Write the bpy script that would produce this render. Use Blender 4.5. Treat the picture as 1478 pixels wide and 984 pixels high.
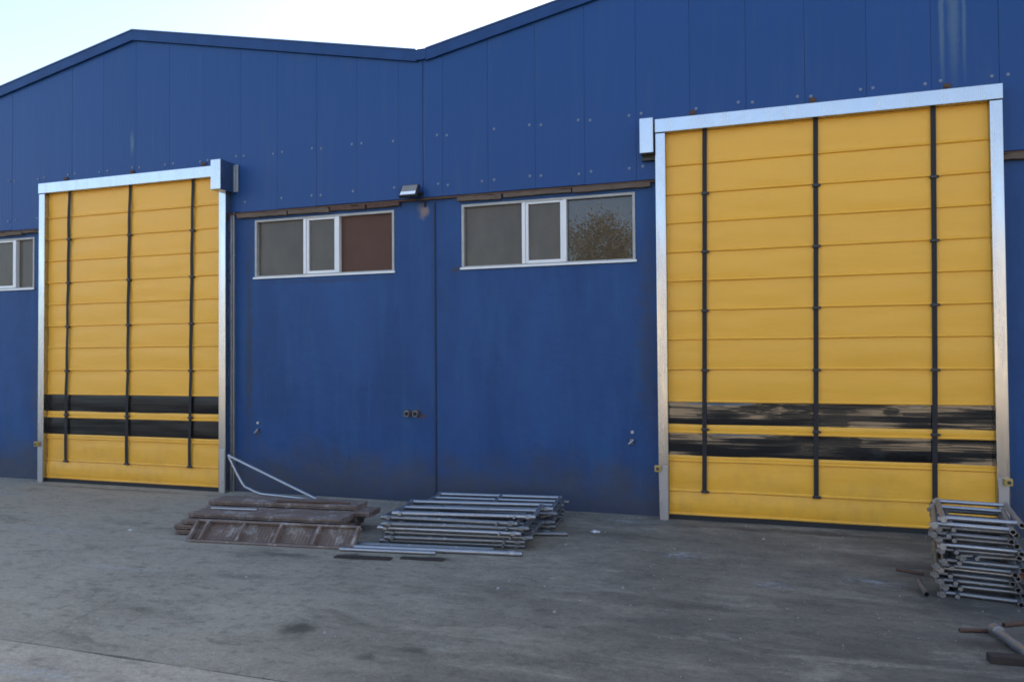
import bpy, bmesh, math, random
from mathutils import Vector, Matrix, noise
R = math.radians
random.seed(7)
for o in list(bpy.data.objects): bpy.data.objects.remove(o)
S = bpy.context.scene
COL = S.collection

# ------------------------------------------------------------------ camera
YAW, PITCH, ROLL, DIST, EYE, FPX = R(18.566), R(1.194), R(-0.392), 8.247, 1.70, 1106.0
cam = bpy.data.cameras.new('camera'); cam.sensor_width = 36; cam.lens = FPX / 1478 * 36
cam.clip_start = .05; cam.clip_end = 4000
co = bpy.data.objects.new('camera', cam); COL.objects.link(co)
fw = Vector((-math.sin(YAW)*math.cos(PITCH), math.cos(YAW)*math.cos(PITCH), math.sin(PITCH)))
rt = Vector((math.cos(YAW), math.sin(YAW), 0)); up = rt.cross(fw)
r2 = rt*math.cos(ROLL) + up*math.sin(ROLL); u2 = -rt*math.sin(ROLL) + up*math.cos(ROLL)
m = Matrix((r2, u2, -fw)).transposed().to_4x4(); m.translation = Vector((0, -DIST, EYE))
co.matrix_world = m
S.camera = co

# ------------------------------------------------------------------ sky, sun, exposure
SUN_EL, SUN_AZ = R(24), R(34)          # azimuth measured from +Y (behind the halls), positive = towards +X
sd = Vector((math.sin(SUN_AZ)*math.cos(SUN_EL), math.cos(SUN_AZ)*math.cos(SUN_EL), math.sin(SUN_EL)))
W = bpy.data.worlds.new('World'); S.world = W; W.use_nodes = True
nt = W.node_tree
sky = nt.nodes.new('ShaderNodeTexSky'); sky.sky_type = 'NISHITA'; sky.sun_disc = False
sky.sun_elevation = SUN_EL; sky.sun_rotation = SUN_AZ
sky.air_density = .7; sky.dust_density = 2.8; sky.ozone_density = .3
nt.nodes['Background'].inputs['Strength'].default_value = .15
nt.links.new(sky.outputs[0], nt.nodes['Background'].inputs['Color'])
sl = bpy.data.lights.new('sun', 'SUN'); sl.energy = 5.0; sl.angle = R(.5); sl.color = (1, .93, .82)
so = bpy.data.objects.new('sun', sl); COL.objects.link(so)
so.rotation_euler = (-sd).to_track_quat('-Z', 'Y').to_euler()
vs = S.view_settings; vs.view_transform = 'Standard'; vs.look = 'None'; vs.gamma = 1; vs.use_curve_mapping = False
vs.exposure = 2.05
S.cycles.filter_width = 1.7

# ------------------------------------------------------------------ material helpers
class NT:
    def __init__(s, name):
        s.m = bpy.data.materials.new(name); s.m.use_nodes = True
        s.t = s.m.node_tree; s.p = s.t.nodes['Principled BSDF']
        s.co = s.n('ShaderNodeTexCoord').outputs['Object']
    def n(s, k): return s.t.nodes.new(k)
    def l(s, a, b):
        if isinstance(a, (int, float)): b.default_value = a
        elif isinstance(a, tuple): b.default_value = a if len(a) == 4 or b.type == 'VECTOR' else (*a, 1)
        else: s.t.links.new(a, b)
    def math(s, op, a, b=0., c=None, clamp=False):
        x = s.n('ShaderNodeMath'); x.operation = op; x.use_clamp = clamp
        s.l(a, x.inputs[0]); s.l(b, x.inputs[1])
        if c is not None: s.l(c, x.inputs[2])
        return x.outputs[0]
    def vm(s, op, a, b):
        x = s.n('ShaderNodeVectorMath'); x.operation = op
        s.l(a, x.inputs[0]); s.l(b, x.inputs[1])
        return x.outputs['Value'] if op in ('LENGTH', 'DOT_PRODUCT', 'DISTANCE') else x.outputs[0]
    def noise(s, scale, detail=4, rough=.55, stretch=(1, 1, 1), dist=0, col=False, off=(0, 0, 0)):
        v = s.n('ShaderNodeMapping'); s.l(s.co, v.inputs['Vector']); v.inputs['Scale'].default_value = stretch
        v.inputs['Location'].default_value = off
        x = s.n('ShaderNodeTexNoise'); s.l(v.outputs[0], x.inputs['Vector'])
        x.inputs['Scale'].default_value = scale; x.inputs['Detail'].default_value = detail
        x.inputs['Roughness'].default_value = rough; x.inputs['Distortion'].default_value = dist
        return x.outputs['Color' if col else 0]
    def ramp(s, f, a, b, lo=0., hi=1.):
        x = s.n('ShaderNodeMapRange'); s.l(f, x.inputs['Value'])
        for k, v in zip(('From Min', 'From Max', 'To Min', 'To Max'), (a, b, lo, hi)): x.inputs[k].default_value = v
        x.interpolation_type = 'SMOOTHSTEP'
        return x.outputs[0]
    def mix(s, f, a, b, mode='MIX'):
        x = s.n('ShaderNodeMix'); x.data_type = 'RGBA'; x.blend_type = mode
        s.l(f, x.inputs['Factor']); s.l(a, x.inputs['A'] if 0 else x.inputs[6]); s.l(b, x.inputs[7])
        return x.outputs[2]
    def sep(s):
        x = s.n('ShaderNodeSeparateXYZ'); s.l(s.co, x.inputs[0]); return x.outputs
    def set(s, **k):
        for a, v in k.items(): s.l(v, s.p.inputs[a.replace('_', ' ')])
    def bump(s, h, strength=.3, dist=.01):
        x = s.n('ShaderNodeBump'); s.l(h, x.inputs['Height'])
        x.inputs['Strength'].default_value = strength; x.inputs['Distance'].default_value = dist
        s.t.links.new(x.outputs[0], s.p.inputs['Normal'])
    def rnd(s): return s.n('ShaderNodeObjectInfo').outputs['Random']
def plain(name, c, rough=.6, metal=0, var=.25, scale=8, spec=.5):
    a = NT(name); n = a.noise(scale, 5)
    col = a.mix(n, tuple(x*(1-var) for x in c), tuple(min(1, x*(1+var)) for x in c))
    a.set(Base_Color=col, Roughness=rough, Metallic=metal); a.p.inputs['Specular IOR Level'].default_value = spec
    a.bump(a.noise(scale*9, 3), .15, .003)
    return a.m
M = {}
def spot(a, x, y, rx, ry, wob=.9, soft=.85, plane='xy', scale=4.):
    """mask of an irregular stain centred at x,y on the given plane"""
    nz = a.noise(scale, 4, col=True, off=(x*3.1, y*1.7, 0))
    v = a.vm('ADD', a.co, a.vm('SCALE', a.vm('SUBTRACT', nz, (.5, .5, .5)), (1, 1, 1)))
    sc = v.node; sn = sc.inputs[1].links[0].from_node; sn.inputs['Scale'].default_value = wob*min(rx, ry)*2.4
    c = (x, y, 0) if plane == 'xy' else (x, 0, y)
    inv = (1/rx, 1/ry, 0) if plane == 'xy' else (1/rx, 0, 1/ry)
    d = a.vm('LENGTH', a.vm('MULTIPLY', a.vm('SUBTRACT', v, c), inv), (0, 0, 0))
    return a.ramp(d, 1.0, 1.0-soft)
# ground: worn, dusty asphalt and concrete
def ground_mat(name, dark, light, stains=(), pale=(), k=1.):
    a = NT(name)
    big = a.noise(.42, 6, .6, dist=.4); mid = a.noise(2.3, 7, .62, (.55, 1.2, 1)); streak = a.noise(1.6, 6, .65, (.35, 2.4, 1), dist=.6)
    fine = a.noise(70, 4, .7); grit = a.noise(260, 2, .6)
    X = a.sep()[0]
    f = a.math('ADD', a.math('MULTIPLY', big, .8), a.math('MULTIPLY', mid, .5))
    f = a.math('ADD', f, a.math('MULTIPLY', X, -.085))  # paler towards the left: dust, plus veiling glare put into the colour
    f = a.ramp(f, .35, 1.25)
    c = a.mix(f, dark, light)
    c = a.mix(a.ramp(streak, .55, .75, 0, .38), c, (light[0]*1.3, light[1]*1.3, light[2]*1.3))
    c = a.mix(a.ramp(a.noise(1.3, 7, .7, (.6, 1.3, 1), dist=.8, off=(11, 2, 0)), .5, .66, 0, .5), c, (light[0]*.95, light[1]*.97, light[2]*1.0))
    c = a.mix(a.ramp(a.noise(1.9, 7, .7, (.6, 1.3, 1), dist=.8, off=(1, 12, 0)), .52, .7, 0, .45), c, (dark[0]*.95, dark[1]*.86, dark[2]*.8))
    c = a.mix(a.ramp(a.noise(1.1, 6, .6, (.7, 1.5, 1), off=(4, 9, 0)), .56, .74, 0, .45), c, (dark[0]*.62, dark[1]*.6, dark[2]*.58))
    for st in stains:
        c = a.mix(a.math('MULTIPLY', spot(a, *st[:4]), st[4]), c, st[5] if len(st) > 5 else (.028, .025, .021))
    for st in pale:
        c = a.mix(a.math('MULTIPLY', spot(a, *st[:4], wob=.8, soft=.9), a.ramp(a.noise(14, 5, .7), .4, .62, 0, st[4])), c, (.34, .36, .38))
    c = a.mix(a.ramp(a.noise(9, 6, .7, (.8, 1.3, 1), off=(2, 5, 0)), .48, .72, 0, .5), c, (dark[0]*.7, dark[1]*.7, dark[2]*.7))
    c = a.mix(a.ramp(a.noise(38, 3, .6, off=(6, 1, 0)), .68, .74, 0, .28), c, (.40, .375, .33))
    c = a.mix(1., c, a.mix(a.noise(24, 3, .75, off=(8, 8, 0)), (.6, .6, .6), (1.4, 1.4, 1.4)), 'MULTIPLY')
    # fine cracks
    v = a.n('ShaderNodeTexVoronoi'); v.feature = 'DISTANCE_TO_EDGE'; v.inputs['Scale'].default_value = .55
    wv = a.vm('ADD', a.co, a.vm('MULTIPLY', a.noise(1.7, 6, .65, col=True), (.9, .9, 0))); a.l(wv, v.inputs['Vector'])
    crack = a.math('MULTIPLY', a.ramp(v.outputs['Distance'], .006, .001), a.ramp(a.noise(.5, 2, off=(7, 3, 0)), .47, .6))
    c = a.mix(a.math('MULTIPLY', crack, .18), c, (.03, .029, .027))
    c = a.mix(1., c, a.mix(fine, (.55, .55, .55), (1.45, 1.45, 1.45)), 'MULTIPLY')
    c = a.mix(1., c, a.mix(a.ramp(grit, .35, .7), (.68, .68, .68), (1.3, 1.3, 1.3)), 'MULTIPLY')
    a.set(Base_Color=c, Roughness=a.ramp(mid, .3, .8, .95, .7)); a.p.inputs['Specular IOR Level'].default_value = .3
    h = a.math('ADD', a.math('MULTIPLY', fine, .5), a.math('ADD', a.math('MULTIPLY', grit, .3), a.math('MULTIPLY', crack, -.4)))
    a.bump(a.math('ADD', h, a.math('MULTIPLY', mid, 1.5)), .55, .006)
    return a.m
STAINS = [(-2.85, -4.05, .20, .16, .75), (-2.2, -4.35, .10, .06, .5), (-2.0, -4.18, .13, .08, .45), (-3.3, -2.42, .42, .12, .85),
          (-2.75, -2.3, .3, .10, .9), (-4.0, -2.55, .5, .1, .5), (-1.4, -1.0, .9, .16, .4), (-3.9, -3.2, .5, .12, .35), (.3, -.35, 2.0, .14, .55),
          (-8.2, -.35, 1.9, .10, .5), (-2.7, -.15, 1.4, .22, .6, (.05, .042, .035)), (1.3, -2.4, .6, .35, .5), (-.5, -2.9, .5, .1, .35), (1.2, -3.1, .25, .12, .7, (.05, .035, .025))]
PALE = [(-.72, -1.58, .26, .16, .8), (.71, -1.93, .3, .14, .7), (-1.35, -.35, .45, .1, .6), (.0, -2.2, .25, .12, .4), (-6.9, -2.4, .8, .12, .5), (-5.0, -3.3, .6, .08, .4), (-9.5, -1.0, 1., .2, .5)]
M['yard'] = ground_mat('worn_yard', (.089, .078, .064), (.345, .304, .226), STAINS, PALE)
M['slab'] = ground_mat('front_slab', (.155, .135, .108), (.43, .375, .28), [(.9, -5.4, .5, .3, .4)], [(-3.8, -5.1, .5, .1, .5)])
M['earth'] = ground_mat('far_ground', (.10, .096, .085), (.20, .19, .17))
M['joint'] = plain('dirt_in_joint', (.03, .028, .025), .95)
# blue painted lower wall
def blue_lower():
    a = NT('blue_painted_plaster')
    c = a.mix(a.ramp(a.noise(1.1, 7, .68, (1, 1, .5)), .22, .78), (.0115, .043, .130), (.0185, .067, .190))
    c = a.mix(a.ramp(a.noise(2.2, 5, .6, (2.5, 1, .35)), .50, .72, 0, .55), c, (.020, .078, .178))
    c = a.mix(a.ramp(a.noise(5, 6, .7, (1.6, 1, .25)), .56, .80, 0, .5), c, (.040, .058, .105))
    Z = a.sep()[2]
    splash = a.ramp(a.math('ADD', Z, a.math('MULTIPLY', a.noise(3.5, 5, .65), -.9)), .28, -.35)
    c = a.mix(a.math('MULTIPLY', splash, .75), c, (.055, .055, .058))     # splashed mud at the foot
    for st in ((-4.03, 1.04, .11, .035, .9, (.10, .045, .03)), (-3.87, 1.02, .07, .05, .8, (.09, .04, .03)), (-3.86, 3.42, .085, .13, .95, (.20, .15, .13)),
               (-6.2, .74, .03, .09, .7, (.06, .04, .035)), (-1.42, .8, .05, .05, .6, (.02, .025, .04)), (-6.33, 2.0, .07, 2.3, .55, (.04, .037, .03)),
               (-1.22, 1.9, .16, 1.9, .5, (.038, .046, .066)), (-9.9, 1.2, .22, 1.4, .5, (.045, .055, .075)), (-5.4, .55, .5, .35, .35, (.03, .04, .065)), (-2.3, .5, .6, .3, .35, (.03, .04, .065)), (-3.6, 2.4, .05, 1.0, .35, (.02, .05, .12)),
               (-3.45, 2.72, .10, .05, .8, (.04, .04, .045)), (-5.2, 2.66, 1.3, .03, .5, (.03, .035, .06))):
        c = a.mix(a.math('MULTIPLY', spot(a, st[0], st[1], st[2], st[3], plane='xz', scale=9), st[4]), c, st[5])
    a.set(Base_Color=c, Roughness=.5); a.p.inputs['Specular IOR Level'].default_value = .2
    a.bump(a.math('ADD', a.noise(1.6, 4), a.math('MULTIPLY', a.noise(60, 3), .08)), .6, .03)
    return a.m
M['blue_wall'] = blue_lower()
def blue_panel():
    a = NT('blue_sandwich_panel'); r = a.rnd()
    c = a.mix(r, (.0105, .050, .160), (.0125, .054, .172))
    c = a.mix(a.ramp(a.noise(2.4, 6, .65, (3, 1, .25)), .50, .8, 0, .5), c, (.034, .070, .150))
    c = a.mix(a.ramp(a.noise(30, 4, .7, (4, 1, .12)), .60, .85, 0, .35), c, (.06, .085, .14))
    for st in ((1.6, 4.95, .035, .95, .6), (1.7, 5.0, .07, 1.0, .5), (1.79, 4.9, .025, .8, .5), (-8.2, 4.65, .05, .22, .6), (-3.84, 4.3, .02, 1.1, .45)):
        c = a.mix(a.math('MULTIPLY', spot(a, st[0], st[1], st[2], st[3], plane='xz', scale=9, wob=.3), st[4]), c, (.10, .155, .19))
    a.set(Base_Color=c, Roughness=.42); a.p.inputs['Specular IOR Level'].default_value = .22
    w = a.n('ShaderNodeTexWave'); w.wave_type = 'BANDS'; w.bands_direction = 'X'; w.inputs['Scale'].default_value = 5.2; w.inputs['Distortion'].default_value = 0
    a.l(a.co, w.inputs['Vector'])
    a.bump(a.math('ADD', a.math('MULTIPLY', w.outputs['Fac'], .25), a.noise(2.2, 3, stretch=(1, 1, .4))), .22, .012)
    return a.m
M['blue_panel'] = blue_panel()
M['blue_trim'] = plain('blue_trim', (.012, .046, .138), .5, 0, .35, 5, .2)
M['roof'] = plain('roof_sheet', (.10, .13, .2), .5, .2)
def yellow():
    a = NT('yellow_pvc'); r = a.rnd()
    c = a.mix(a.noise(1.3, 5, .6), (.70, .348, .030), (.78, .396, .034))
    c = a.mix(a.ramp(a.noise(3.5, 6, .7, (.6, 1, 1.6)), .58, .85, 0, .35), c, (.56, .285, .055))
    c = a.mix(a.math('MULTIPLY', r, .12), c, (.60, .29, .036))
    Z = a.sep()[2]
    g = a.math('MULTIPLY', a.ramp(Z, 1.1, .0), a.ramp(a.noise(4, 6, .7, (1.2, 1, .8), off=(5, 0, 2)), .42, .7))
    c = a.mix(a.math('MULTIPLY', g, .26), c, (.34, .20, .07))
    c = a.mix(a.ramp(a.noise(22, 5, .7, (.3, 1, 2)), .66, .78, 0, .3), c, (.36, .23, .07))
    a.set(Base_Color=c, Roughness=.46); a.p.inputs['Specular IOR Level'].default_value = .4
    h = a.math('ADD', a.noise(2.2, 4, .5, (.7, 1, 2.2)), a.math('MULTIPLY', a.noise(340, 2), .02))
    a.bump(h, .45, .02)
    return a.m
M['yellow'] = yellow()
def vision(dull=False):
    a = NT('dull_vision_film' if dull else 'dark_vision_film')
    a.set(Base_Color=a.mix(a.noise(2, 4), (.006, .006, .006), (.016, .015, .014)), Roughness=.30 if dull else a.ramp(a.noise(5, 5, .6, (.4, 1, 2)), .35, .75, .01, .10))
    a.p.inputs['IOR'].default_value = 1.55; a.p.inputs['Coat Weight'].default_value = .0 if dull else .3; a.p.inputs['Coat Roughness'].default_value = .02
    a.p.inputs['Specular IOR Level'].default_value = .18 if dull else .5
    a.bump(a.math('ADD', a.noise(2.0, 3, .5, (.22, 1, 4.5)), a.math('MULTIPLY', a.noise(9, 2, .4, (.25, 1, 3.5)), .12)), .35, .022)
    return a.m
M['vision'] = vision(); M['vision_dull'] = vision(True)
def brushed(name, c, rough, rust=0.):
    a = NT(name)
    f = a.noise(14, 5, .6, (1, 1, .08)); g = a.noise(5, 5, .65)
    col = a.mix(g, tuple(x*.82 for x in c), c)
    met = 1.0
    if rust:
        k = a.math('MULTIPLY', a.ramp(a.noise(9, 6, .7), .58, .72), rust)
        col = a.mix(k, col, (.13, .07, .045)); met = a.math('SUBTRACT', .92, k)
    if rust:
        sp = a.ramp(a.noise(16, 5, .7, off=(3, 3, 3)), .60, .68, 0, .8)
        col = a.mix(sp, col, (.36, .35, .33)); met = a.math('MULTIPLY', met, a.math('SUBTRACT', 1., sp))
    a.set(Base_Color=col, Metallic=met, Roughness=a.ramp(f, .25, .75, rough-.07, rough+.09))
    a.bump(a.math('ADD', f, a.math('MULTIPLY', a.noise(3, 2), 2.)), .04, .003)
    return a.m
M['alu'] = brushed('brushed_aluminium', (.43, .435, .44), .22)
M['zinc'] = brushed('galvanised_tube', (.38, .39, .405), .42, .6)
M['zinc_dull'] = brushed('weathered_galvanised_tube', (.24, .245, .25), .5, .8)
M['dark_in'] = plain('dark_tube_bore', (.012, .012, .012), .9)
M['strap'] = plain('black_webbing', (.022, .020, .020), .75, 0, .3, 40, .3)
M['rubber'] = plain('black_rubber', (.015, .015, .015), .8)
M['plastic_black'] = plain('black_plastic', (.02, .02, .02), .5)
M['yel_plastic'] = plain('yellow_plastic', (.34, .24, .06), .45)
M['pvc'] = plain('white_pvc', (.66, .65, .62), .4, 0, .1, 6)
M['pvc_dirty'] = plain('dirty_window_frame', (.34, .33, .30), .55, 0, .3, 10)
M['rust'] = plain('rusted_steel', (.095, .055, .038), .85, .1, .45, 14, .25)
M['wood'] = plain('weathered_timber', (.115, .085, .062), .85, 0, .5, 7, .2)
M['blue_dark'] = plain('dark_blue_sealant', (.007, .018, .045), .7)
M['wood_dark'] = plain('dark_wet_timber', (.035, .027, .022), .75, 0, .4, 9, .3)
def deck():
    a = NT('rusty_deck_steel')
    c = a.mix(a.noise(6, 6, .7), (.085, .060, .048), (.22, .158, .125))
    c = a.mix(a.ramp(a.noise(7, 6, .75, off=(3, 1, 5)), .50, .66, 0, .75), c, (.36, .335, .305))        # cement splashes
    a.set(Base_Color=c, Roughness=.8, Metallic=.1); a.bump(a.noise(60, 4), .4, .004)
    return a.m
M['deck'] = deck()
def glass(name, c, rough=.03):
    a = NT(name)
    a.set(Base_Color=a.mix(a.noise(3, 6, .65, (1, 1, .5)), tuple(x*.6 for x in c), tuple(x*1.35 for x in c)), Roughness=a.ramp(a.noise(6, 5), .3, .8, rough, rough+(.10 if rough else .0)))
    a.p.inputs['IOR'].default_value = 1.45; a.p.inputs['Specular IOR Level'].default_value = .13 if name == 'dusty_glass' else .5
    a.bump(a.noise(1.6, 2), .008, .01)
    return a.m
M['pane'] = glass('dusty_glass', (.108, .092, .072))
M['pane_dark'] = glass('dark_glass', (.058, .046, .033), .0)
M['pane_dark'].node_tree.nodes['Principled BSDF'].inputs['Coat Weight'].default_value = .15
M['pane_dark'].node_tree.nodes['Principled BSDF'].inputs['Coat Roughness'].default_value = .0
M['pane_brown'] = plain('brown_board', (.088, .043, .028), .6, 0, .2, 5, .2)
M['screw'] = plain('screw_washer', (.15, .18, .235), .5, .2)
M['lamp_body'] = plain('lamp_housing', (.018, .018, .02), .5, .2)
M['lamp_glass'] = plain('lamp_front_glass', (.20, .19, .165), .4, 0, .15)
M['lamp_white'] = plain('lamp_reflector', (.78, .8, .82), .25, 0, .08)
M['beige'] = plain('beige_render', (.34, .295, .235), .85, 0, .12, 2)
M['grime_glass'] = plain('dark_windows', (.03, .035, .04), .15)
M['bark'] = plain('bark', (.07, .05, .035), .9)
def leafm():
    a = NT('olive_leaves'); g = a.n('ShaderNodeNewGeometry').outputs['Random Per Island']
    a.set(Base_Color=a.mix(g, (.09, .10, .03), (.30, .21, .08)), Roughness=.6)
    return a.m
M['leaf'] = leafm()
M['stone'] = plain('pale_grit', (.26, .25, .24), .9, 0, .4, 30)
M['paper'] = plain('dirty_white_paper', (.55, .56, .57), .8)
M['brickred'] = plain('orange_plastic', (.30, .10, .05), .6)

# ------------------------------------------------------------------ mesh helpers
class MB:
    def __init__(s): s.v = []; s.f = []; s.dark = set()
    def add(s, vs_, fs):
        o = len(s.v); s.v += [tuple(v) for v in vs_]; s.f += [tuple(i+o for i in f) for f in fs]; return s
    def box(s, x0, x1, y0, y1, z0, z1, bev=0.):
        if bev:
            bm = bmesh.new(); bmesh.ops.create_cube(bm, size=1)
            for v in bm.verts: v.co = ((x0+x1)/2+v.co.x*(x1-x0), (y0+y1)/2+v.co.y*(y1-y0), (z0+z1)/2+v.co.z*(z1-z0))
            bmesh.ops.bevel(bm, geom=bm.edges[:], offset=bev, segments=2, affect='EDGES', profile=.5)
            return s.bm(bm)
        V = [(x, y, z) for x in (x0, x1) for y in (y0, y1) for z in (z0, z1)]
        return s.add(V, [(0, 1, 3, 2), (4, 6, 7, 5), (0, 4, 5, 1), (2, 3, 7, 6), (0, 2, 6, 4), (1, 5, 7, 3)])
    def bm(s, bm):
        bm.verts.index_update()
        s.add([v.co[:] for v in bm.verts], [[v.index for v in f.verts] for f in bm.faces]); bm.free(); return s
    def tube(s, pts, r, n=12, cap=True, hollow=0.):
        pts = [Vector(p) for p in pts]; rings = []; prev = None
        for i, p in enumerate(pts):
            d = (pts[min(i+1, len(pts)-1)]-pts[max(i-1, 0)]).normalized()
            if prev is None: a = d.orthogonal().normalized()
            else: a = (prev-d*prev.dot(d)).normalized()
            prev = a; b = d.cross(a)
            rr = r[i] if isinstance(r, (list, tuple)) else r
            rings.append([p+(a*math.cos(t)+b*math.sin(t))*rr for t in [2*math.pi*k/n for k in range(n)]])
        V = [v for rg in rings for v in rg]; F = []
        for i in range(len(rings)-1):
            for k in range(n):
                k2 = (k+1) % n
                F.append((i*n+k, i*n+k2, (i+1)*n+k2, (i+1)*n+k))
        if hollow:
            base = len(V); L = len(rings)-1
            dirs = [(pts[1]-pts[0]).normalized(), (pts[-2]-pts[-1]).normalized()]
            for e, (ri, d) in enumerate(((0, dirs[0]), (L, dirs[1]))):
                c = pts[ri]
                i1 = len(V); V += [c+(v-c)*hollow for v in rings[ri]]
                i2 = len(V); V += [c+(v-c)*hollow+d*r*2.2 for v in rings[ri]]
                for k in range(n):
                    k2 = (k+1) % n
                    F.append((ri*n+k, ri*n+k2, i1+k2, i1+k)); F.append((i1+k, i1+k2, i2+k2, i2+k))
                F.append(tuple(i2+k for k in range(n))); s.dark.update(len(s.f)+len(F)-1-q for q in range(1))
        elif cap:
            F.append(tuple(range(n))[::-1]); F.append(tuple((len(rings)-1)*n+k for k in range(n)))
        return s.add(V, F)
    def prism(s, poly, y0, y1, cap=True):
        """polygon in xz pushed along y"""
        n = len(poly); V = [(x, y0, z) for x, z in poly]+[(x, y1, z) for x, z in poly]
        return s.add(V, [tuple(range(n)), tuple(range(2*n-1, n-1, -1))]+[(i, i+n, (i+1) % n+n, (i+1) % n) for i in range(n)])
    def mesh(s, name, mat, smooth=False, org=(0, 0, 0)):
        me = bpy.data.meshes.new(name)
        me.from_pydata([(v[0]-org[0], v[1]-org[1], v[2]-org[2]) for v in s.v], [], s.f)
        bm = bmesh.new(); bm.from_mesh(me); bmesh.ops.recalc_face_normals(bm, faces=bm.faces); bm.to_mesh(me); bm.free()
        me.materials.append(M[mat])
        if s.dark:
            me.materials.append(M['dark_in'])
            for i in s.dark: me.polygons[i].material_index = 1
        if smooth:
            for p in me.polygons: p.use_smooth = True
            me.set_sharp_from_angle(angle=R(38))
        return me
    def build(s, name, mat, parent=None, smooth=False, org=(0, 0, 0)):
        o = bpy.data.objects.new(name, s.mesh(name, mat, smooth, org)); COL.objects.link(o)
        if parent is not None: o.parent = parent
        else: o.location = org
        return o
def tag(o, label=None, cat=None, group=None, kind=None):
    for k, v in (('label', label), ('category', cat), ('group', group), ('kind', kind)):
        if v: o[k] = v
    return o
def thing(name, label, cat, loc=(0, 0, 0), group=None):
    o = bpy.data.objects.new(name, None); o.empty_display_size = .2; COL.objects.link(o); o.location = loc
    return tag(o, label, cat, group)
def child(name, mesh, parent, loc=(0, 0, 0), rot=(0, 0, 0)):
    o = bpy.data.objects.new(name, mesh); COL.objects.link(o); o.parent = parent; o.location = loc; o.rotation_euler = rot; return o

# ------------------------------------------------------------------ ground
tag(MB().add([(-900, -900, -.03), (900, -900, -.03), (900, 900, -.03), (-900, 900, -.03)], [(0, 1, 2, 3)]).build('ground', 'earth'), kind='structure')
def slab(x0, x1, ya, yb, mat):
    b = MB(); n = 160; rr = random.Random(3)
    e = [(x0+(x1-x0)*i/n) for i in range(n+1)]
    A = [(x, ya+(noise.noise((x*2.1, 0, 1))*.018 if ya < -1 and ya > -20 else 0), 0) for x in e]
    B = [(x, yb+(noise.noise((x*2.1, 0, 5))*.018 if yb < -1 and yb > -20 else 0), 0) for x in e]
    V = A+B+[(p[0], p[1], -.05) for p in A]+[(p[0], p[1], -.05) for p in B]; k = n+1
    F = []
    for i in range(n): F += [(i, i+1, k+i+1, k+i), (i, 2*k+i, 2*k+i+1, i+1), (k+i, k+i+1, 3*k+i+1, 3*k+i)]
    return tag(b.add(V, F).build('yard_slab', mat), kind='structure')
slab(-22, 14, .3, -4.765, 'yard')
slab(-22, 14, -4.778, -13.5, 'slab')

# ------------------------------------------------------------------ warehouse halls
VAL = [-21.1, -12.475, -3.85, 4.80, 13.4]; ZV, ZR = 5.27, 6.13  # outermost gables are out of view, added to keep the yard shaded
def top(x):
    for a, b in zip(VAL, VAL[1:]):
        if a <= x <= b: return ZV+(ZR-ZV)*(1-abs(x-(a+b)/2)/((b-a)/2))
    return ZV
RID = [(a+b)/2 for a, b in zip(VAL, VAL[1:])]
LED = 3.585
DOORS = [(-9.741, -6.564), (-1.113, 2.064)]
OPEN = [(a+.07, b-.07) for a, b in DOORS]
WINS = [(-12.02, -10.01), (-6.24, -4.25), (-3.38, -1.355), (2.40, 4.40)]; WZ0, WZ1 = 2.725, 3.475
wh = thing('warehouse', 'blue twin-gabled metal warehouse with two large yellow doors', 'warehouse', (0, 0, 0))
# lower wall with openings
def holed_wall(x0, x1, z0, z1, y0, y1, holes):
    xs = sorted({x0, x1, *[h[0] for h in holes], *[h[1] for h in holes]}); zs = sorted({z0, z1, *[h[2] for h in holes], *[h[3] for h in holes]})
    b = MB(); idx = {}
    def vid(x, y, z):
        k = (x, y, z)
        if k not in idx: idx[k] = len(b.v); b.v.append(k)
        return idx[k]
    solid = lambda i, j: 0 <= i < len(xs)-1 and 0 <= j < len(zs)-1 and not any(h[0] <= (xs[i]+xs[i+1])/2 <= h[1] and h[2] <= (zs[j]+zs[j+1])/2 <= h[3] for h in holes)
    for i in range(len(xs)-1):
        for j in range(len(zs)-1):
            if not solid(i, j): continue
            a, c, d, e = xs[i], xs[i+1], zs[j], zs[j+1]
            for y in (y0, y1): b.f.append(tuple(vid(*p) for p in ((a, y, d), (c, y, d), (c, y, e), (a, y, e))))
            for di, dj, p, q in ((-1, 0, (a, d), (a, e)), (1, 0, (c, d), (c, e)), (0, -1, (a, d), (c, d)), (0, 1, (a, e), (c, e))):
                if not solid(i+di, j+dj): b.f.append(tuple(vid(*t) for t in ((p[0], y0, p[1]), (q[0], y0, q[1]), (q[0], y1, q[1]), (p[0], y1, p[1]))))
    return b
holes = [(a, b, -1, 4.2) for a, b in OPEN]+[(a, b, WZ0, WZ1) for a, b in WINS]
holed_wall(-21.0, 13.3, -.05, LED+.25, 0., .22, holes).build('wall', 'blue_wall', wh)
# side and rear walls, inner dark space
g = MB()
g.box(-21.0, -20.8, .225, 30, -.05, ZV-.06); g.box(13.1, 13.3, .225, 30, -.05, ZV-.06); g.box(-20.795, 13.095, 29.8, 30, -.05, ZV-.06)
g.build('outer_wall', 'blue_trim', wh)
for a, b_ in zip(VAL, VAL[1:]):
    MB().prism([(a+.02, ZV-.055), (b_-.02, ZV-.055), ((a+b_)/2, ZR-.055)], 29.82, 29.98).build('rear_gable', 'blue_trim', wh)
MB().box(-20.7, 13.0, .3, 29.7, -.02, -.01).build('hall_floor', 'joint', wh)
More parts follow.
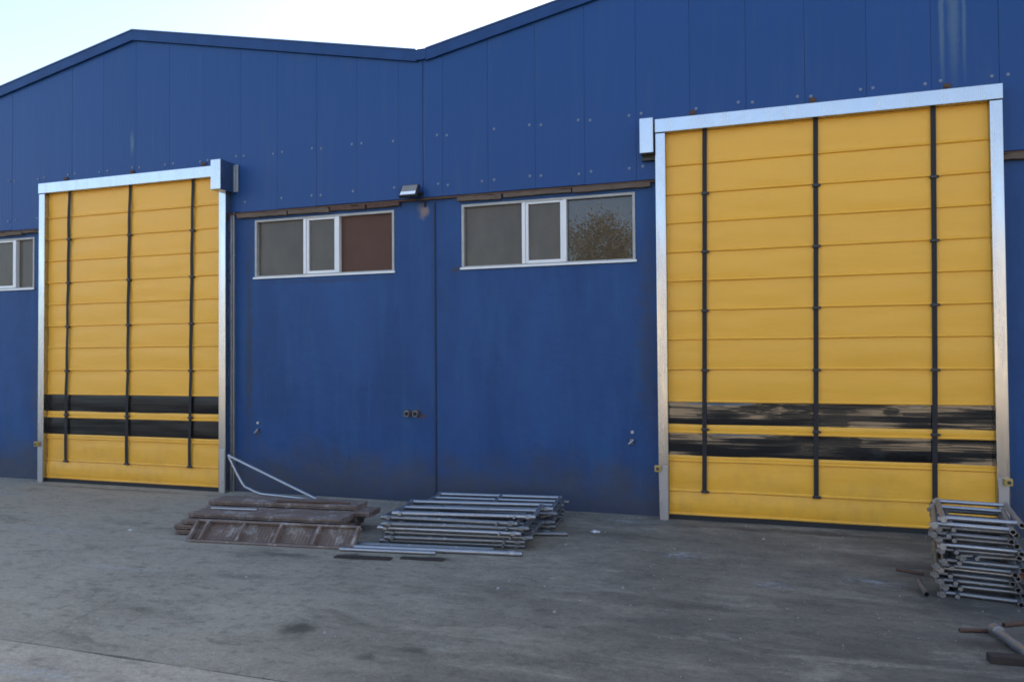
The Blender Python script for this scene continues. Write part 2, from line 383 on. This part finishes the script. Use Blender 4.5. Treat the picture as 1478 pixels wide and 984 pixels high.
# upper cladding panels
PIT = .567; k0 = math.ceil((-21.1+3.03)/PIT); x = -3.03+k0*PIT
scr = MB()
scr.tube([(0, 0, 0), (0, -.004, 0)], .016, 10); scr.tube([(0, -.004, 0), (0, -.012, 0)], .009, 6)
scr_me = scr.mesh('screw', 'screw', True)
joints = []
while x < 13.3: joints.append(x); x += PIT
rs = random.Random(11)
YF = -.045
for a, b_ in zip(joints, joints[1:]):
    x0, x1 = a+.0004, b_-.0004
    br = sorted({x0, x1, *[v for v in VAL+RID if x0 < v < x1], *[e for d in OPEN for e in d if x0 < e < x1]})
    mb = MB(); yo = YF+rs.uniform(-.0012, .0012)
    cut = lambda q: any(d[0] < q < d[1] for d in OPEN)
    def strip(p, q, first, last):
        z0 = 4.09 if cut((p+q)/2) else LED+rs.uniform(-.004, .004)
        t0, t1 = top(p)-.03, top(q)-.03; e = .0010
        prof = []
        V = [(p, yo, z0), (q, yo, z0), (q, yo, t1), (p, yo, t0)]; W_ = [(v[0], .19 if 0 else -.004, v[2]) for v in V]
        if first: V[0] = (p+e, yo, z0); V[3] = (p+e, yo, t0)
        if last: V[1] = (q-e, yo, z0); V[2] = (q-e, yo, t1)
        mid = []
        F = [(0, 1, 2, 3), (4, 7, 6, 5), (0, 4, 5, 1), (2, 6, 7, 3)]
        if first: F.append((0, 3, 7, 4))
        if last: F.append((1, 5, 6, 2))
        mb.add(V+W_, F)
    for i, (p, q) in enumerate(zip(br, br[1:])): strip(p, q, i == 0, i == len(br)-2)
    po = mb.build('cladding_panel', 'blue_panel', wh)
    for zz in (3.72, 4.30):
        for xx in (a+.066, b_-.066):
            if cut(xx) and zz < 4.25 or any(d[0]-.1 < xx < d[1]+.1 and zz < 4.26 for d in DOORS): continue
            if rs.random() < .10: continue
            child('screw', scr_me, po, (xx+rs.uniform(-.012, .012), yo-.0005, zz+rs.uniform(-.012, .012)), (0, rs.uniform(0, 3), 0))
# backing behind the panel joints above the lower wall
for a, b_ in zip(VAL, VAL[1:]):
    c = (a+b_)/2
    mb = MB(); mb.prism([(a+.02, LED+.26), (b_-.02, LED+.26), (b_-.02, ZV-.05), (c, ZR-.05), (a+.02, ZV-.05)], .0, .10) if not any(a < d[0] < b_ for d in OPEN) else None
    if any(a < d[0] < b_ for d in OPEN):
        d = [d for d in OPEN if a < d[0] < b_][0]
        mb.prism([(a+.02, LED+.26), (d[0], LED+.26), (d[0], 4.2), (d[1], 4.2), (d[1], LED+.26), (b_-.02, LED+.26), (b_-.02, ZV-.05), (c, ZR-.05), (a+.02, ZV-.05)], .0, .10)
    mb.build('gable_backing', 'blue_trim', wh)
# rake trims, gutters, roofs
for a, b_ in zip(VAL, VAL[1:]):
    c = (a+b_)/2
    for p, q, zp, zq in ((a+.06, c, ZV, ZR), (c, b_-.06, ZR, ZV)):
        zp_ = top(p) if p != c else ZR; zq_ = top(q) if q != c else ZR
        MB().prism([(p, zp_-.085), (q, zq_-.085), (q, zq_+.045), (p, zp_+.045)], -.085, -.052).build('rake_trim', 'blue_trim', wh)
        MB().prism([(p, zp_+.047), (q, zq_+.047), (q, zq_+.062), (p, zp_+.062)], -.095, .02).build('trim_cap', 'roof', wh)
        MB().prism([(p, zp_-.02), (q, zq_-.02), (q, zq_+.04), (p, zp_+.04)], .022, 30).build('roof_sheet', 'roof', wh)
for v in VAL[1:-1]:
    mb = MB(); mb.box(v-.062, v+.062, -.09, -.05, ZV-.06, ZV+.056); mb.build('valley_flashing', 'blue_trim', wh)
    mb = MB(); mb.box(v-.10, v+.10, -.07, 30, ZV+.05, ZV+.075); mb.build('valley_gutter', 'rust', wh)
    MB().box(v, v+.007, YF-.012, YF-.003, LED, ZV-.06).build('joint_strip', 'blue_trim', wh)
# lower wall control joint strip
MB().box(-3.727, -3.709, -.012, .0, .0, LED-.06).build('joint_strip', 'blue_dark', wh)
# ledge: rusted angle and broken timber lintels under the cladding
mb = MB(); e = [-21, OPEN[0][0]-.02, OPEN[0][1]+.02, OPEN[1][0]-.02, OPEN[1][1]+.02, 13.2]
for p, q in ((e[0], e[1]), (e[2], e[3]), (e[4], e[5])): mb.box(p, q, -.040, .0, LED-.028, LED-.006)
mb.build('ledge_angle', 'rust', wh)
rl = random.Random(5)
for p, q in ((-10.75, -10.2), (-10.19, -9.8), (-12.1, -11.4), (-6.48, -5.72), (-5.71, -5.12), (-5.11, -4.62), (-4.6, -4.16), (-2.85, -2.05), (-2.04, -1.18), (-3.42, -2.87), (2.09, 2.75), (2.77, 3.5)):
    d = rl.uniform(.0, .014); zb = LED-.055-rl.uniform(0, .026); n = 9; sl_ = rl.uniform(-.012, .012)
    lo = [(p+.004+(q-p-.008)*i/n, zb+sl_*(i/n-.5)+rl.uniform(-.004, .004)) for i in range(n+1)]
    hi = [(x_, min(LED-.0285, LED-.0285-max(0, rl.uniform(-.02, .012)))) for x_, _ in lo[::-1]]
    MB().prism(lo+hi, -.046-d, .01).build('lintel_board', 'wood' if rl.random() < .7 else 'rust', wh)
# windows
def window(x0, x1, z0, z1, panes, split=(.375, .612)):
    t = .030
    fr = MB()
    fr.box(x0+.002, x0+t, -.006, .09, z0+.002, z1-.002); fr.box(x1-t, x1-.002, -.006, .09, z0+.002, z1-.002)
    fr.box(x0+t, x1-t, -.004, .09, z1-t, z1-.002); fr.box(x0+t, x1-t, -.004, .09, z0+.002, z0+t)
    w = fr.build('window', 'pvc_dirty', wh)
    w_ = x1-x0; m0, m1 = x0+w_*split[0], x0+w_*split[1]
    MB().box(x0-.015, x1+.015, -.024, -.0065, z0-.010, z0+.014, .003).build('sill', 'pvc', w)
    for mx in (m0, m1): MB().box(mx-.020, mx+.020, -.012, .075, z0+t, z1-t, .004).build('mullion', 'pvc', w)
    sf = MB(); a, b = m0+.021, m1-.021; c, d = z0+t+.001, z1-t-.001; s_ = .032
    sf.box(a, a+s_, .0, .06, c, d, .003); sf.box(b-s_, b, .0, .06, c, d, .003); sf.box(a+s_, b-s_, .001, .06, c, c+s_); sf.box(a+s_, b-s_, .001, .06, d-s_*.6, d)
    sf.build('sash', 'pvc', w)
    MB().box(x0+t, m0-.020, .045, .055, z0+t, z1-t).build('pane', panes[0], w)
    MB().box(a+s_, b-s_, .028, .036, c+s_, d-s_*.6).build('pane', panes[1], w)
    MB().box(m1+.020, x1-t, .045, .055, z0+t, z1-t).build('pane', panes[2], w)
    return w
window(*WINS[0], WZ0, WZ1, ('pane', 'pane', 'pane'), (.50, .815))
tag(window(*WINS[1], WZ0, WZ1, ('pane', 'pane', 'pane_brown')), 'window with one pane covered brown')
tag(window(*WINS[2], WZ0, WZ1, ('pane', 'pane', 'pane_dark')), 'window mirroring a leafy tree')
window(*WINS[3], WZ0, WZ1, ('pane', 'pane', 'pane'))

# ------------------------------------------------------------------ yellow fast-fold doors
def door(ox, W_, motor_right, label, seed, loose):
    """origin at the left outer foot of the frame"""
    rr = random.Random(seed)
    H = 4.187; J = .105; YB = -.165
    t = thing('industrial_door', label, 'door', (ox, 0, 0), 'yellow folding industrial doors')
    for x0 in (0., W_-J):
        po = MB().box(x0, x0+J, YB, .02, 0, H-.148, .006).build('door_post', 'alu', t)
        MB().box(x0+.01, x0+J-.01, YB-.004, YB+.01, .0, .56, .002).build('post_cover', 'zinc', po)
    MB().box(-.002, W_+.002, YB-.012, .02, H-.147, H, .006).build('header_box', 'alu', t)
    s = 1 if motor_right else -1; e = W_ if motor_right else 0
    if motor_right: mo = MB().box(e-.075, e+.075, YB-.19, -.06, H-.36, H+.02, .006).build('motor_box', 'alu', t); MB().box(e-.075, e+.11, -.058, -.05, H-.34, H+.01).build('back_plate', 'zinc', mo)
    else: mo = MB().box(e-.155, e-.012, YB-.05, -.06, H-.36, H+.012, .006).build('motor_box', 'alu', t); MB().box(e-.15, e+.0, -.10, -.05, H-.41, H-.362).build('back_plate', 'plastic_black', mo)
    # cable duct beside the outer post
    if motor_right: MB().box(W_+.004, W_+.03, -.03, .0, .0, H-.36).build('cable_duct', 'zinc', t)
    for fx in (.12, .49, .865):
        br = MB(); br.box(W_*fx-.03, W_*fx+.03, -.12, -.046, H, H+.012); br.box(W_*fx-.03, W_*fx+.03, -.062, -.05, H+.012, H+.085); br.tube([(W_*fx, -.062, H+.05), (W_*fx, -.078, H+.05)], .014, 6)
        br.build('anchor_bracket', 'rust', t)
    xl, xr = J-.03, W_-J+.03; YC = -.085
    def sheet(name, mat, z0, z1, th=.005, pocket=True, nx=40, nz=9, bulge=.008, seedv=0.):
        V = []; F = []
        zs = []
        for j in range(nz+1): zs.append(z0+(z1-z0)*j/nz)
        prof = [(z, -bulge*math.sin(math.pi*(z-z0)/(z1-z0))) for z in zs]
        if pocket:   # stiffener pocket along the lower edge
            pz = [(z0, .010), (z0+.002, -.010), (z0+.010, -.017), (z0+.021, -.015), (z0+.030, -.004)]
            prof = pz+[q for q in prof if q[0] > z0+.04]
        n = len(prof)
        for y_off in (0, th):
            for z, y in prof:
                for i in range(nx+1):
                    xx = xl+(xr-xl)*i/nx
                    w = noise.noise((xx*2.3+seedv, z*6, seedv))*.0075 + noise.noise((xx*.8+seedv*2, z*2.2, 3))*.011
                    fall = min(1, (z-z0)/.05)*min(1, (z1-z)/.03+.2)
                    V.append((xx, YC+y+w*fall+y_off, z+noise.noise((xx*1.3, z*1.4, seed))*.004))
        st = nx+1; off = n*st
        for o_ in (0, off):
            for j in range(n-1):
                for i in range(nx): F.append((o_+j*st+i, o_+j*st+i+1, o_+(j+1)*st+i+1, o_+(j+1)*st+i))
        for j in range(n-1):
            for i in (0, nx): F.append((j*st+i, (j+1)*st+i, off+(j+1)*st+i, off+j*st+i))
        for i in range(nx):
            for j in (0, n-1): F.append((j*st+i, j*st+i+1, off+j*st+i+1, off+j*st+i))
        return MB().add(V, F).build(name, mat, t, True)
    seams = [4.10, 3.69, 3.385, 3.08, 2.775, 2.47, 2.165, 1.86, 1.55, 1.215]
    for i, (a, b) in enumerate(zip(seams, seams[1:])): sheet('curtain_panel', 'yellow', b, a+.006, seedv=seed+i*1.7)
    sheet('vision_strip', 'vision_dull' if motor_right else 'vision', .985, 1.222, pocket=False, bulge=.004, seedv=seed+20)
    sheet('curtain_panel', 'yellow', .895, .990, seedv=seed+22, nz=5)
    sheet('vision_strip', 'vision_dull' if motor_right else 'vision', .662, .902, pocket=False, bulge=.004, seedv=seed+24)
    sheet('curtain_panel', 'yellow', .60, .668, seedv=seed+26, nz=5)
    sheet('curtain_panel', 'yellow', .29, .606, seedv=seed+28)
    sheet('bottom_pocket', 'yellow', .048, .296, bulge=.014, seedv=seed+30)
    MB().box(xl, xr, YC-.012, YC+.012, .0, .05, .003).build('bottom_seal', 'rubber', t)
    # lifting straps
    for si, fx in enumerate((.152, .483, .811)):
        cx = W_*fx+(.02 if si else 0)
        hw = .0225; V = []; F = []; n = 60
        tw = rr.uniform(-.004, .004)
        for i in range(n+1):
            z = .29+(4.09-.29)*i/n
            ph = (z-.29)/.61*math.pi
            yy = YC-.026-(abs(math.sin(ph))*.012*loose)
            xx = cx+tw*math.sin(z*1.3+si)+(.003*math.sin(ph+si)*loose)+(z-2.2)*.012
            a_ = .25*loose*math.sin(ph*.5+si*1.3)
            for sx, sy in ((-1, -1), (1, -1), (1, 1), (-1, 1)):
                V.append((xx+sx*hw*math.cos(a_), yy+sy*.0016+sx*hw*math.sin(a_)*.8, z))
        for i in range(n):
            for k in range(4): F.append((i*4+k, i*4+(k+1) % 4, (i+1)*4+(k+1) % 4, (i+1)*4+k))
        F += [(0, 1, 2, 3), (n*4+3, n*4+2, n*4+1, n*4)]
        sp = MB().add(V, F).build('lifting_strap', 'strap', t)
        for z in (3.38, 2.775, 2.165, 1.55, .94, .30):
            xx = cx+(z-2.2)*.012+tw*math.sin(z*1.3+si)
            bk = MB(); bk.box(xx-.033, xx+.033, YC-.042, YC-.008, z-.014, z+.014, .004); bk.tube([(xx+.03, YC-.03, z), (xx+.046, YC-.03, z)], .011, 8)
            if z > .5 or 1: bk.build('buckle', 'plastic_black', sp)
    # photocells
    for px in (J*.25 if motor_right else .0, W_-(.0 if motor_right else .02)):
        if motor_right and px > 1: continue
        ph = MB().box(px-.035, px+.03, YB-.05, YB-.001, .50, .565, .006).build('photocell', 'yel_plastic', t)
        MB().tube([(px-.002, YB-.05, .532), (px-.002, YB-.056, .532)], .016, 12).build('photocell_lens', 'plastic_black', ph)
    return t
door(DOORS[0][0], DOORS[0][1]-DOORS[0][0], True, 'tall yellow folding curtain door beside the loose bent tube and rusty boards', 3, .6)
door(DOORS[1][0], DOORS[1][1]-DOORS[1][0], False, 'tall yellow folding curtain door partly hidden by a stack of small tube frames', 9, .15)

# ------------------------------------------------------------------ floodlight and wall fittings
fl = thing('floodlight', 'small black LED floodlight under the ledge between two windows', 'lamp', (-3.965, -.05, 3.56))
def tilted(mb, ang, piv=(0, 0, 0)):
    mt = Matrix.Translation(piv) @ Matrix.Rotation(ang, 4, 'X') @ Matrix.Translation(-Vector(piv))
    mb.v = [tuple(mt @ Vector(v)) for v in mb.v]; return mb
hs = tilted(MB().box(-.115, .115, -.14, -.10, -.01, .165, .008), R(-32), (0, -.11, .08)).build('housing', 'lamp_body', fl)
tilted(MB().box(-.095, .095, -.144, -.1405, .055, .15), R(-32), (0, -.11, .08)).build('front_glass', 'lamp_glass', hs)
tilted(MB().box(-.095, .095, -.146, -.1405, .008, .052), R(-32), (0, -.11, .08)).build('reflector', 'lamp_white', hs)
bk = MB(); bk.box(-.125, -.118, -.13, .0, .05, .08); bk.box(.118, .125, -.13, .0, .05, .08); bk.box(-.125, .125, -.004, .012, .04, .09); bk.build('bracket', 'lamp_body', fl)
cb = MB().tube([(.03, -.02, .0), (.10, .0, -.01), (.13, .03, -.03), (.12, .045, -.08)], .012, 8).build('cable', 'rubber', fl, True)
for i, (x, lab) in enumerate(((-4.075, 'round grey pipe stub in the blue wall, beside its twin'), (-3.965, 'round grey pipe stub in the blue wall, nearer the rust stain'))):
    t = thing('pipe_stub', lab, 'pipe stub', (x, 0, 1.04), 'pipe stubs in the blue wall')
    MB().tube([(0, .02, 0), (0, -.05, 0)], .036, 16, hollow=.72).build('pipe', 'zinc_dull', t, True)
    MB().tube([(0, .003, 0), (0, -.008, 0)], .047, 16).build('flange', 'rust', t, True)
for x, lab in ((-6.2, 'small metal latch on the blue wall near the bent tube'), (-1.42, 'small shiny metal latch on the blue wall beside the door post')):
    t = thing('wall_latch', lab, 'latch', (x, 0, .78), 'small latches on the blue wall')
    MB().box(-.018, .018, -.012, .002, -.03, .03, .003).build('plate', 'zinc_dull', t)
    MB().tube([(-.025, -.022, -.025), (.03, -.03, .022)], .013, 10).build('lever', 'zinc', t, True)
    MB().tube([(.012, .002, .105), (.012, -.018, .105)], .018, 10).build('bolt', 'zinc', t, True)

# ------------------------------------------------------------------ scaffold tube frames
def frame_meshes(L, Wd, rungs, r, mat, pins, inner=()):
    """flat ladder frame: two long tubes along x and cross tubes along y, centred on its own origin"""
    out = []
    for s in (-1, 1):
        b = MB(); b.tube([(-L/2, s*Wd/2, 0), (L/2, s*Wd/2, 0)], r, 12, hollow=.82); out.append(('side_tube', b.mesh('side_tube', mat, True)))
    for s in inner:
        b = MB(); b.tube([(-L*.485, s*Wd/2, 0), (L*.485, s*Wd/2, 0)], r*.8, 10); out.append(('inner_tube', b.mesh('inner_tube', mat, True)))
    for q in rungs:
        b = MB(); b.tube([(q*L, -Wd/2, 0), (q*L, Wd/2, 0)], r*.88, 10); out.append(('cross_tube', b.mesh('cross_tube', mat, True)))
    for sx in (-1, 1):
        b = MB(); b.tube([(sx*L*.445, -Wd/2, 0), (sx*(L*.445+.035), -Wd/2, 0)], r*1.22, 10); b.box(sx*L*.445-.012, sx*L*.445+.022, -Wd/2-.034, -Wd/2-.015, -.012, .012); out.append(('coupler', b.mesh('coupler', mat, True)))
    if pins:
        for s in (-1, 1):
            b = MB(); b.tube([(L*.36, s*Wd/2, 0), (L*.36, s*(Wd/2+.06), 0)], r*.5, 8); out.append(('pin', b.mesh('pin', mat, True)))
    return out
RS = .0192
ORD = ['lowest', 'second', 'third', 'fourth', 'fifth', 'sixth', 'seventh', 'eighth', 'ninth', 'tenth', 'eleventh', 'twelfth', 'thirteenth', 'fourteenth', 'fifteenth']
def place_frame(ms, loc, rz, label, group, tilt=(0, 0)):
    t = thing('scaffold_section', label, 'scaffold frame', loc, group); t.rotation_euler = (tilt[0], tilt[1], rz)
    for nme, me in ms: child(nme, me, t)
    return t
RT = .0215; rf = random.Random(21)
FV = []
for L_, W_, rg_, mt_, inn in ((1.34, .60, (-.485, .02, .485), 'zinc', (-.36, .3)), (1.30, .58, (-.485, -.2, .485), 'zinc_dull', (-.1, .55)), (1.38, .62, (-.47, .25, .47), 'zinc_dull', (-.5, .1, .5)),
                             (1.33, .56, (-.485, .485), 'zinc', (0.,)), (1.36, .61, (-.44, -.1, .46), 'zinc_dull', (.4,))):
    FV.append(frame_meshes(L_, W_, rg_, RT, mt_, True, inn))
N1 = 7
for i in range(N1):
    lab = f"galvanised scaffold frame, {ORD[i] if i < N1-1 else 'topmost'} of the front pile between the doors"
    place_frame(FV[(4, 1, 2, 0, 4, 1, 3)[i]], (-2.755+rf.uniform(-.06, .06), -1.53+rf.uniform(-.05, .05), RT+i*(2*RT-.001)), R(6.5+rf.uniform(-3.2, 3.2)), lab, 'scaffold frames piled by the wall')
N2 = 6
for i in range(N2):
    lab = f"galvanised scaffold frame, {ORD[i] if i < N2-1 else 'topmost'} of the rear pile against the blue wall"
    place_frame(FV[(1, 4, 2, 3, 4, 0)[i]], (-2.70+rf.uniform(-.08, .08)+.01*i, -.82+rf.uniform(-.05, .05), RT+i*(2*RT-.001)), R(4+rf.uniform(-4, 4)), lab, 'scaffold frames piled by the wall')
# stack of short frames in front of the right-hand door
fc = frame_meshes(.80, .46, (-.46, .40), RS, 'zinc', False)
fd = frame_meshes(.80, .46, (-.46, -.05, .40), RS, 'zinc_dull', False, (-.6,))
N3 = 15
for i in range(N3):
    lab = f"short tube frame, {ORD[i] if i < N3-1 else 'topmost'} of the tall stack before the door"
    rz = R(-90-9+rf.uniform(-2.5, 2.5)); ddx = rf.uniform(-.035, .035)
    if i == 7: ddx = .07; rz = R(-90+2)
    place_frame(fc if i in (14, 13, 9, 4) else fd, (1.40+ddx, -1.80+rf.uniform(-.07, .07), RS+i*(2*RS-.001)), rz, lab, 'short frames stacked before the door')
# loose tubes
def loose_tube(pts, r, label, mat='zinc', name='scaffold_tube', group='loose scaffold tubes', coup=None):
    p0 = Vector(pts[0]); t = thing(name, label, 'tube', p0, group)
    MB().tube([Vector(p)-p0 for p in pts], r, 12, hollow=.8).build('tube', mat, t, True)
    if coup is not None:
        d = (Vector(pts[-1])-p0).normalized(); c = d*coup
        MB().tube([c-d*.03, c+d*.03], r*1.35, 12).build('collar', mat, t, True)
    return t
loose_tube([(-3.55, -2.20, .0215), (-2.02, -1.995, .0215)], .0215, 'long bright tube lying on the ground before the pile of frames', coup=1.45)
loose_tube([(-3.72, -2.11, .0205), (-2.30, -1.925, .0205)], .0205, 'dull tube lying on the ground against the pile of frames', 'zinc_dull')
loose_tube([(-3.62, -2.285, .0165), (-2.75, -2.165, .0165)], .0165, 'short thin tube lying in front of the long bright tube')
loose_tube([(-2.2, -1.25, .02), (-1.84, -1.16, .02)], .02, 'short dull tube sticking out at the end of the frames', 'zinc_dull')
loose_tube([(1.265, -2.86, .032), (1.43, -3.75, .032)], .028, 'thick pale tube with a collar lying beside the dark plank', coup=.05)
loose_tube([(1.02, -2.22, .024), (1.00, -2.02, .06)], .022, 'short tube stub leaning on the foot of the tall stack', 'zinc_dull')
loose_tube([(.92, -1.55, .012), (1.10, -1.62, .012)], .012, 'short rusty rod by the foot of the tall stack', 'rust')
loose_tube([(1.08, -2.90, .012), (1.30, -2.84, .012)], .012, 'rusty rod lying by the thick pale tube', 'rust')
loose_tube([(1.36, -2.72, .014), (1.75, -2.5, .014)], .014, 'rusty rod lying between the tall stack and the thick tube', 'rust')
# bent tube frame standing against the wall
bt = thing('bent_tube_rail', 'bent galvanised tube rail leaning on the wall behind the rusty boards', 'tube rail', (-6.40, -.30, 0))
MB().tube([(0, 0, .50), (.04, -.01, .487), (1.38, -.12, .035)], .020, 12).build('tube', 'zinc', bt, True)
MB().tube([(.0, 0, .49), (.10, .01, .30), (.19, .01, .17), (.24, 0, .125), (.42, -.01, .065), (.5, -.02, .05), (1.42, -.08, .030)], .018, 12).build('tube', 'zinc', bt, True)
# ------------------------------------------------------------------ rusty deck boards
def deck_board(L, Wd, h, label, loc, rot, group='rusty scaffold boards in the pile', ribs=5, up_=False):
    t = thing('scaffold_board', label, 'scaffold board', loc, group); t.rotation_euler = rot
    MB().box(-L/2, L/2, -Wd/2, Wd/2, h-.006, h).build('deck_plate', 'deck', t)
    for s in (-1, 1):
        e = lambda a, b: (min(s*(Wd/2-a), s*(Wd/2-b)), max(s*(Wd/2-a), s*(Wd/2-b)))
        c = MB(); c.box(-L/2, L/2, *e(.0, .022), 0, .010, .002); c.box(-L/2, L/2, *e(.0, .022), h-.017, h-.0065, .002); c.box(-L/2+.004, L/2-.004, *e(.019, .0215), .008, h-.015)
        c.build('side_rail', 'deck', t)
    for i in range(ribs+1):
        x = -L/2+.012+(L-.024)*((i/ribs) if i < 1 else (.07+(i-1)/(ribs-1)*.93))
        MB().box(x-.012, x+.012, -Wd/2+.0225, Wd/2-.0225, -.0135, h-.0065).build('rib', 'deck', t)
    # raised tread lugs, a mesh of small bars on the plate's hollow side
    g = MB(); nl = int(L/.034)
    for i in range(nl):
        x = -L/2+.02+i*(L-.04)/(nl-1)
        g.box(x-.004, x+.004, -Wd/2+.03, Wd/2-.03, h-.011, h-.0062)
    nw = int(Wd/.034)
    for j in range(nw):
        y = -Wd/2+.035+j*(Wd-.07)/(nw-1)
        g.box(-L/2+.02, L/2-.02, y-.003, y+.003, h-.0125, h-.0112)
    tag(g.build('tread_mesh', 'deck', t), kind='stuff')
    return t
rb = random.Random(12); hh = .036
for lv in range(5):
    for row, y in (('front', -1.98+.03*lv), ('rear', -1.63+.03*lv)):
        if lv == 4 and row == 'front': continue
        nm = 'topmost' if (lv == 4 or (lv == 3 and row == 'front')) else ORD[lv]
        deck_board(1.70+rb.uniform(-.10, .12), .31, hh, f'rusty steel scaffold board, {nm} in the {row} row of its pile',
                   (-4.68+rb.uniform(-.06, .06), y+rb.uniform(-.03, .03), lv*(hh+.013)+.0135), (0, 0, R(7+rb.uniform(-2.2, 2.2))))
deck_board(1.66, .25, .05, 'rusty scaffold board leaning on edge against the board pile, ribbed underside showing', (-4.36, -2.235, .093), (R(222), 0, R(6.2)))
loose_tube([(-5.32, -1.90, .2085), (-4.82, -1.84, .2085)], .012, 'thin pale rod lying across the rusty boards')
loose_tube([(-4.75, -1.62, .2565), (-3.98, -1.50, .2565)], .010, 'thin rusty rod lying on the topmost rusty board', 'rust')
loose_tube([(-5.62, -2.05, .012), (-5.40, -1.93, .012)], .012, 'short pale rod stub at the foot of the rusty boards')
# ------------------------------------------------------------------ odds and ends on the ground
def lump(name, label, cat, loc, sx, sy, sz, mat, seed, group=None, rz=0):
    bm = bmesh.new(); bmesh.ops.create_icosphere(bm, subdivisions=3, radius=.5)
    for v in bm.verts:
        q = v.co.copy(); k = 1+.8*noise.noise(q*4+Vector((seed, 0, 0))); v.co = (q.x*sx*k, q.y*sy*k, (q.z+.5)*sz*(1+.3*noise.noise(q*4+Vector((0, seed, 0)))))
    mb = MB(); mb.bm(bm); o = mb.build(name, mat, None, True); o.location = loc; o.rotation_euler = (0, 0, rz)
    return tag(o, label, cat, group)
def plank(label, loc, L, Wd, h, rz, mat='wood_dark'):
    rr = random.Random(label); b = MB(); n = 14; V = []; F = []
    for i in range(n+1):
        x = -L/2+L*i/n; k = Wd/2*(1+.10*noise.noise((x*9, len(label), 0)))
        V += [(x, -k, 0), (x, k, 0), (x, k, h*(1+.1*noise.noise((x*5, 2, 0)))), (x, -k, h*(1+.1*noise.noise((x*6, 7, 0))))]
    for i in range(n):
        for k in range(4): F.append((i*4+k, i*4+(k+1) % 4, i*4+4+(k+1) % 4, i*4+4+k))
    F += [(0, 1, 2, 3), (n*4+3, n*4+2, n*4+1, n*4)]
    o = b.add(V, F).build('plank', mat); o.location = loc; o.rotation_euler = (0, 0, rz)
    return tag(o, label, 'plank')
plank('dark timber plank lying by the thick pale tube', (1.55, -3.33, 0), .85, .07, .042, R(4))
plank('flat dark plank offcut on the ground before the rusty boards', (-3.30, -2.44, 0), .50, .08, .009, R(8))
plank('flat dark plank offcut on the ground before the loose tubes', (-2.80, -2.33, 0), .38, .07, .009, R(5))
lump('crumpled_paper', 'crumpled pale paper scrap on the ground at the end of the frame piles', 'paper', (-1.62, -.95, 0), .09, .05, .022, 'paper', 3)
lump('paper_scrap', 'tiny white scrap on the ground before the boards pile', 'paper', (-6.05, -2.2, 0), .04, .03, .015, 'paper', 5)
lump('orange_scrap', 'dull orange plastic scrap beside the tall stack of frames', 'scrap', (1.80, -1.72, 0), .13, .10, .16, 'brickred', 8)
# grit along the wall foot and over the yard
rg = random.Random(31); gb = MB()
for i in range(2600):
    if i < 1300: x = rg.uniform(-12, 4); y = -.02-abs(rg.gauss(0, .16))
    else: x = rg.uniform(-11, 3); y = rg.uniform(-4.7, -.1)
    if any(d[0] < x < d[1] for d in DOORS) and y > -.2: continue
    s = rg.uniform(.003, .009) if rg.random() < .93 else rg.uniform(.009, .018)
    a = rg.uniform(0, 6)
    V = [(x+math.cos(a+k*2.09)*s*rg.uniform(.7, 1.3), y+math.sin(a+k*2.09)*s*rg.uniform(.7, 1.3), -.001) for k in range(3)]+[(x, y, s*rg.uniform(.5, 1.1))]
    gb.add(V, [(0, 1, 3), (1, 2, 3), (2, 0, 3)])
tag(gb.build('grit', 'stone'), 'scattered grit and small stones on the yard', 'grit', kind='stuff')

# ------------------------------------------------------------------ across the yard (added for glass and metal to reflect; seen only mirrored there)
ob = thing('facing_building', 'long beige rendered building across the yard, seen only in reflections', 'building', (-6, -36, 0))
fw_ = holed_wall(-30, 30, -.05, 6.7, -.3, 0, [(-28+i*4.2, -25.8+i*4.2, 3.6, 5.4) for i in range(14)]+[(-12, -8, 0., 3.2), (6, 10, 0., 3.2)])
fw_.build('wall', 'beige', ob)
for i in range(14): MB().box(-28+i*4.2, -25.8+i*4.2, -.2, -.15, 3.6, 5.4).build('window', 'grime_glass', ob)
for a in (-12, 6): MB().box(a, a+4, -.25, -.2, 0, 3.2).build('gate', 'grime_glass', ob)
MB().box(-30.3, 30.3, -12, .3, 6.705, 6.9).build('roof', 'roof', ob)
MB().box(-30, 30, -11.8, -11.5, 0, 6.7).build('wall', 'beige', ob)
def tree(loc, h, label, seed):
    r_ = random.Random(seed); t = thing('tree', label, 'tree', loc, None)
    tk = MB(); tk.tube([(0, 0, -.05), (.05, .02, h*.2), (.0, .08, h*.42), (.06, .0, h*.75)], [.16, .13, .10, .03], 9)
    for i in range(9):
        a = i*2.4; z = h*(.3+.05*i); l = h*.28
        tk.tube([(.03, .04, z), (math.cos(a)*l*.5, math.sin(a)*l*.5, z+l*.35), (math.cos(a)*l, math.sin(a)*l, z+l*.75)], [.055, .035, .01], 6)
    tk.build('trunk', 'bark', t, True)
    cr = MB(); cl = []
    for i in range(60):
        d = Vector((r_.gauss(0, 1), r_.gauss(0, 1), r_.gauss(0, 1))).normalized()*r_.uniform(.35, 1)
        cl.append(Vector((d.x*h*.30, d.y*h*.30, h*.66+d.z*h*.30)))
    for c in cl:
        for j in range(330):
            p = c+Vector((r_.gauss(0, 1), r_.gauss(0, 1), r_.gauss(0, 1)))*h*.042
            s = r_.uniform(.035, .06); u = Vector((r_.gauss(0, 1), r_.gauss(0, 1), r_.gauss(0, .6))).normalized(); w = u.orthogonal().normalized()*.5
            cr.add([p-u*s, p+w*s, p+u*s, p-w*s], [(0, 1, 2, 3)])
    cr.build('crown', 'leaf', t)
tree((-6.1, -20.5, -.03), 7.3, 'leafy olive-green tree across the yard, mirrored in a window pane', 4)
